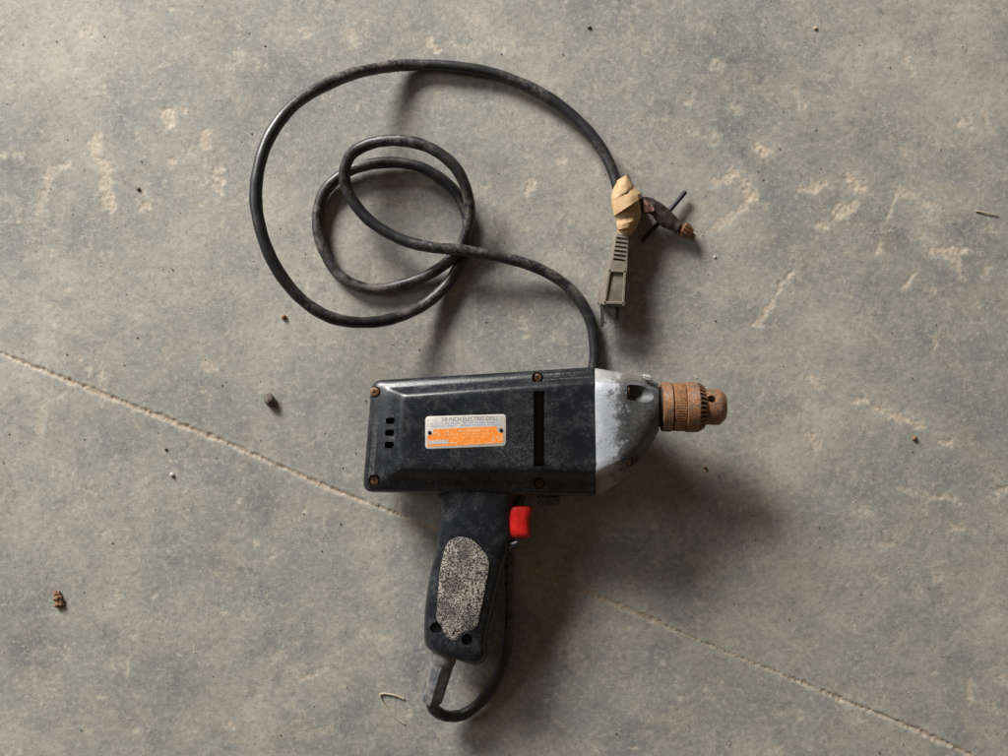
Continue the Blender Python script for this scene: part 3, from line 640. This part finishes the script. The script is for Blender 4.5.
for kk in range(6):
    t = 0.075 + kk * 0.058; c = PAx + (PBx - PAx) * t
    q = rquad([c + prt * -5.0 - pdir * 1.05, c + prt * 7.2 - pdir * 1.05, c + prt * 7.2 + pdir * 1.05, c + prt * -5.0 + pdir * 1.05], 0.5, 2)
    v, f = loft([[P(a, b, z) for a, b in q] for z in (16.6, 30)]); cs.append(mesh_obj('cutter', v, f, None))
apply_boolean(plug, cs)
for a, b in (((609.8, 270.5), (604.6, 303.5)), ((625.2, 271), (623.4, 304)), ((610, 270.8), (625.4, 271.4)), ((605, 302.6), (623.6, 303.2))):
    a, b = np.array(a), np.array(b); dd = (b - a) / np.linalg.norm(b - a); nn = np.array((-dd[1], dd[0]))
    a = a - dd * 1.3; b = b + dd * 1.3
    v, f = loft([[P(*q, z) for q in (a + nn * w, b + nn * w, b - nn * w, a - nn * w)] for z, w in ((19.5, 1.5), (22.3, 1.5), (22.9, 0.8))]); mesh_obj('ridge', v, f, M['plug'], plug, angle=20)
for x0, y0, x1, y1 in ((602.6, 303, 602.2, 327), (617.8, 304, 616.6, 328.5)):
    q = rquad([(x0 - 2.0, y0), (x0 + 2.0, y0), (x1 + 1.8, y1), (x1 - 1.8, y1)], 0.9, 3)
    v, f = loft([[P(a, b, z) for a, b in q] for z in (8.2, 15.6)]); mesh_obj('blade', v, f, M['blade'], plug)

# --- masking tape wound round the cord and the key strap
def wrap(name, secs, amp, seed, n=40):
    loops = []
    for i, (xl, yl, xr, yr, zt, zb) in enumerate(secs):
        l = []
        for j in range(n):
            a = 2 * math.pi * j / n; cu = math.cos(a); cz = math.sin(a)
            cu = math.copysign(abs(cu)**0.85, cu); cz = math.copysign(abs(cz)**0.8, cz)
            u = (cu + 1) / 2; z = (zt + zb) / 2 + (zt - zb) / 2 * cz
            p = P(xl + (xr - xl) * u, yl + (yr - yl) * u, z)
            nn = mnoise.noise(Vector((p.x * 130 + seed, p.y * 130, p.z * 190))) - 0.9 * abs(mnoise.noise(Vector((p.x * 150 + p.y * 90, p.y * 260 + seed, p.z * 260))))
            c = P((xl + xr) / 2, (yl + yr) / 2, (zt + zb) / 2); p = p + (p - c).normalized() * nn * amp
            p.z = max(p.z, 0.0006); l.append(p)
        loops.append(l)
    fine = []
    for a, b in zip(loops[:-1], loops[1:]):
        for t in (0, 1/3, 2/3): fine.append([x.lerp(y, t) + (y - x).cross(Vector((0, 0, 1))) * 0.06 * mnoise.noise(x * 500 + Vector((t, 0, 0))) + Vector((0, 0, 0.0003 * mnoise.noise(x.lerp(y, t) * 420))) for x, y in zip(a, b)])
    fine.append(loops[-1])
    v, f = loft(fine); return mesh_obj(name, v, f, M['tape'], drill, angle=22)
wrap('tape', [(616, 181, 628, 174, 17, 5), (614.5, 186, 630.5, 181, 19, 3), (612, 194, 635.5, 191, 22, 1.5), (611.5, 202, 641, 202, 23.5, 1), (613.5, 212, 642, 212, 23, 1), (615, 219, 640, 220, 21.5, 1), (616.5, 227, 636, 228.5, 20.5, 1.5), (617.5, 233.5, 630.5, 236, 19.6, 3)], 0.0011, 3.0)
wrap('tape', [(610.5, 195, 631, 185, 22, 2), (610.8, 199, 637, 189, 24, 1.5), (611.6, 206, 641, 193, 25.6, 1), (613.6, 216, 642, 197.5, 26, 1), (614.5, 217, 641, 198.6, 24.5, 1.5)], 0.0007, 9.0)
wrap('tape', [(614.2, 189, 627, 174.6, 19.5, 3), (613.4, 192, 630, 178.5, 22, 2.5), (612, 198, 633.5, 185.5, 24.2, 2), (611.4, 201.5, 634, 187, 24.4, 1.6), (611.8, 202.5, 633.6, 188, 22.8, 1.8)], 0.0006, 15.0)
wrap('tape', [(615.5, 222, 640.5, 212, 22, 1.5), (616.2, 226, 638, 219.5, 23.2, 1.5), (617, 230, 635, 226, 22.4, 1.8), (617.3, 231, 634, 227, 20.5, 2)], 0.0005, 21.0)
# --- rubber key strap, taped to the cord
def strip(name, top, bot, mat, n=26, th=4.5, zc=None, amp=0.0005, par=None):
    a = resample(catmull(top, 6), n, False); b = resample(catmull(bot, 6), n, False); loops = []
    for i in range(n):
        t = i / (n - 1); z = zc(t); q = []
        for k in range(11):
            u = k / 10; bul = (1 - (2 * u - 1)**2)**0.5 if 0 < u < 1 else 0
            q.append((u, z + th / 2 * (0.35 + 0.65 * bul)))
        for k in range(9, 0, -1):
            u = k / 10; bul = (1 - (2 * u - 1)**2)**0.5; q.append((u, z - th / 2 * (0.35 + 0.65 * bul)))
        l = []
        for u, zz in q:
            c = a[i] * (1 - u) + b[i] * u; p = P(c[0], c[1], zz)
            p += Vector((0, 0, mnoise.noise(p * 260) * amp)) + Vector((mnoise.noise(p * 300), mnoise.noise(p * 310 + Vector((5, 0, 0))), 0)) * amp * 0.6; l.append(p)
        loops.append(l)
    v, f = loft(loops); return mesh_obj(name, v, f, mat, par or drill, angle=40)
strap = strip('key_strap', [(636, 196), (645, 196.5), (653, 198.5), (664, 205.5), (673, 213), (681, 222)], [(636, 211), (644, 213), (652, 215), (658, 223.5), (666, 228.5), (677, 233)], M['strap'], zc=lambda t: 14 - 7 * t, th=6.5, amp=0.0011)
tag(strap, 'dark brown cracked rubber strap holding the chuck key')
tag(strip('torn_edge', [(643.5, 199.5), (648, 201), (651, 204)], [(644, 212.5), (650, 213), (654.5, 210.5)], M['torn'], 14, zc=lambda t: 16.2 - 2.2 * t, th=3.2, amp=0.0016, par=strap), 'pinkish torn patch on the strap')

# ------------------------------------------------------------------ chuck key
key = empty('chuck_key', P(675, 224, 0)); tag(key, 'small rusty chuck key with black crossbar held in the brown strap near the plug', 'chuck key')
v, f = tube([P(642, 241.5, 4.0), P(643, 240.3, 4.1), P(664, 217, 5.6), P(684.8, 192.6, 5), P(685.6, 191.6, 5)], [mmpx(8) * 1.9, mmpx(8) * 2.3, mmpx(8) * 2.35, mmpx(8) * 2.3, mmpx(8) * 1.9], 12); mesh_obj('crossbar', v, f, M['blackmetal'], key)
v, f = tube([P(655, 209, 9), P(668, 219, 7.5), P(683, 229.5, 6)], [mmpx(9) * 4.5, mmpx(9) * 4.6, mmpx(9) * 4.4], 16); mesh_obj('shaft', v, f, M['darkrust'], key)
kd = (P(693.5, 236.5, 5.6) - P(682, 228, 6.2)); k0 = P(682, 228, 6.2)
ka = Vector((0, 0, 1)) - kd.normalized() * kd.normalized().z; ka.normalize(); kb = kd.normalized().cross(ka)
loops = []
for t, r, dep in ((0, 5.0, 0), (0.05, 7.6, 1.4), (0.35, 7.4, 1.8), (0.72, 5.6, 1.5), (0.78, 4.2, 0)):
    loops.append([k0 + kd * t + (ka * math.cos(2 * math.pi * j / 44) + kb * math.sin(2 * math.pi * j / 44)) * mmpx(8) * (r - (dep if (j % 4) in (2, 3) else 0)) for j in range(44)])
v, f = loft(loops); mesh_obj('gear_head', v, f, M['screw'], key, angle=20)
v, f = tube([k0 + kd * 0.7, k0 + kd * 1.05, k0 + kd * 1.12], [mmpx(8) * 2.9, mmpx(8) * 2.7, mmpx(8) * 1.9], 12); mesh_obj('pilot_pin', v, f, M['screw'], key)

# ------------------------------------------------------------------ bits lying on the floor
def lump(name, px, py, w, h, zh, rot, mat, seed, sub=3, amp=0.35, parent=None):
    bm = bmesh.new(); bmesh.ops.create_icosphere(bm, subdivisions=sub, radius=1)
    c, s_ = math.cos(rot), math.sin(rot); g = ground(px, py); o = P(px, py, g); vs_ = []
    for q in bm.verts:
        n = 1 + amp * mnoise.noise(q.co * 1.3 + Vector((seed, 0, 0))) + amp * 0.5 * mnoise.noise(q.co * 3.1 + Vector((0, seed, 0)))
        x, y, z = q.co.x * n * w / 2, q.co.y * n * h / 2, (q.co.z * n * 0.5 + 0.40) * zh
        vs_.append(o + Vector(((x * c - y * s_) * S / 1000, (x * s_ + y * c) * S / 1000, z / 1000)))
    fs = [tuple(w_.index for w_ in q.verts) for q in bm.faces]; bm.free()
    return mesh_obj(name, vs_, fs, mat, parent, angle=45, origin=None if parent else o)
tag(lump('pebble', 270.5, 400, 10, 14, 7, 0.3, M['stone'], 1.2), 'dark brown angular pebble, the largest loose stone left of the drill', 'pebble', 'loose bits on the floor')
tag(lump('pebble', 284, 317, 5, 5, 2.8, 0, M['brown'], 5.1), 'tiny reddish brown pebble just below the big cord loop', 'pebble', 'loose bits on the floor')
tag(lump('pebble', 172.5, 474.5, 4.2, 4, 2.2, 0, M['pale_stone'], 8.7), 'tiny whitish pebble on bare concrete left of the drill below the joint', 'pebble', 'loose bits on the floor')
tag(lump('pebble', 914, 438, 5, 4, 2.4, 0.4, M['brown'], 3.3), 'tiny brown pebble right of the rusty chuck', 'pebble', 'loose bits on the floor')
tag(lump('pebble', 705, 467, 3.4, 3, 1.6, 0.4, M['brown'], 6.6), 'tiny reddish grain just below the chuck', 'pebble', 'loose bits on the floor')
tag(lump('pebble', 714.5, 257, 2.4, 2.2, 1.2, 0.4, M['pale_stone'], 2.6), 'tiny bright white grain right of the chuck key', 'pebble', 'loose bits on the floor')
tag(lump('pebble', 815, 28.5, 3.6, 3.2, 1.6, 0.4, M['tan'], 4.4), 'tiny tan grain near the top edge, right half', 'pebble', 'loose bits on the floor')
tag(lump('pebble', 589, 27.5, 4, 3.2, 1.6, 0.4, M['stone'], 7.4), 'tiny black grain near the top edge above the cord', 'pebble', 'loose bits on the floor')
tag(lump('pebble', 138.5, 189, 4, 3, 1.6, 0.4, M['stone'], 9.4), 'tiny black grain left of the big cord loop', 'pebble', 'loose bits on the floor')
tag(lump('pebble', 166, 449, 2.8, 2.6, 1.5, 0.4, M['stone'], 10.4), 'tiny dark grain just above the whitish pebble by the joint', 'pebble', 'loose bits on the floor')
cr_ = empty('dirt_crumb', P(59, 598, ground(59, 598))); tag(cr_, 'rough brown crumb of dirt alone at the lower left', 'dirt crumb', 'loose bits on the floor')
for i, (dx, dy, w, h, zh) in enumerate(((-1, -5, 7, 6, 3), (0.5, 0, 8, 8, 4), (1.5, 5, 9, 7, 3.6))):
    lump('clod', 59 + dx, 598 + dy, w, h, zh, 0.4 * i, M['brown'], 21 + i * 3, amp=0.6, parent=cr_)
def straw(pts, r, label):
    q = catmull([tuple(P(x, y, ground(x, y) + z)) for x, y, z in pts], 8); o = q[0]
    v, f = tube(q, [r * (1 - 0.4 * i / len(q)) for i in range(len(q))], 6)
    return tag(mesh_obj('straw', v, f, M['straw'], None, angle=None, origin=Vector(o)), label, 'straw', 'bits of straw')
straw([(404, 699, .6), (394, 695, 1.0), (383, 693.5, 1.0), (380, 696, 1.0), (384, 704, .9), (393, 715, .8), (405, 724.5, .6)], 0.0006, 'bent hairpin of pale straw left of the drill handle')
straw([(976, 211, .6), (987, 213, 1.0), (998, 215.5, .7)], 0.00055, 'short straight straw lying at the far right')
# loose sand in the joint and grit on the slab
def grains(name, pts, size, mat, seed):
    r = random.Random(seed); V = []; F = []
    for px, py in pts:
        s_ = size(r) / 1000; c = P(px, py, ground(px, py)) + Vector((0, 0, s_ * 0.35)); k = len(V)
        for d in ((1, 0, 0), (-1, 0, 0), (0, 1, 0), (0, -1, 0), (0, 0, 1), (0, 0, -1)):
            V.append(c + Vector(d) * s_ * r.uniform(0.5, 1.1) + Vector((r.uniform(-.3, .3), r.uniform(-.3, .3), r.uniform(-.3, .3))) * s_)
        F += [(k + a, k + b, k + e) for a in (0, 1) for b in (2, 3) for e in (4, 5)]
    return mesh_obj(name, V, F, mat, None, smooth=False)
r_ = random.Random(5); pts = []
J = resample(np.array(JOINT[1:-1], float), 3000, False)
for k_ in range(1300):
    a = J[r_.randrange(len(J))]; g = r_.gauss(0, 1.5); pts.append((a[0] + g * 0.4 + r_.uniform(-.4, .4), a[1] + g + 0.6))
tag(grains('joint_sand', pts, lambda r: r.uniform(0.15, 0.4), M['tan'], 1), 'tan sand filling the joint across the slab', 'sand', kind='stuff')
pts = [(r_.uniform(-20, 1030), r_.uniform(-20, 780)) for _ in range(260)]
tag(grains('grit', pts, lambda r: r.choice((0.3, 0.4, 0.5, 0.8)), M['stone'], 2), 'fine dark grit scattered over the slab', 'grit', kind='stuff')
pts = [(r_.uniform(-20, 1030), r_.uniform(-20, 780)) for _ in range(420)]
tag(grains('dust', pts, lambda r: r.choice((0.25, 0.35, 0.5, 0.6)), M['tan'], 3), 'fine pale dust grains scattered over the slab', 'dust', kind='stuff')
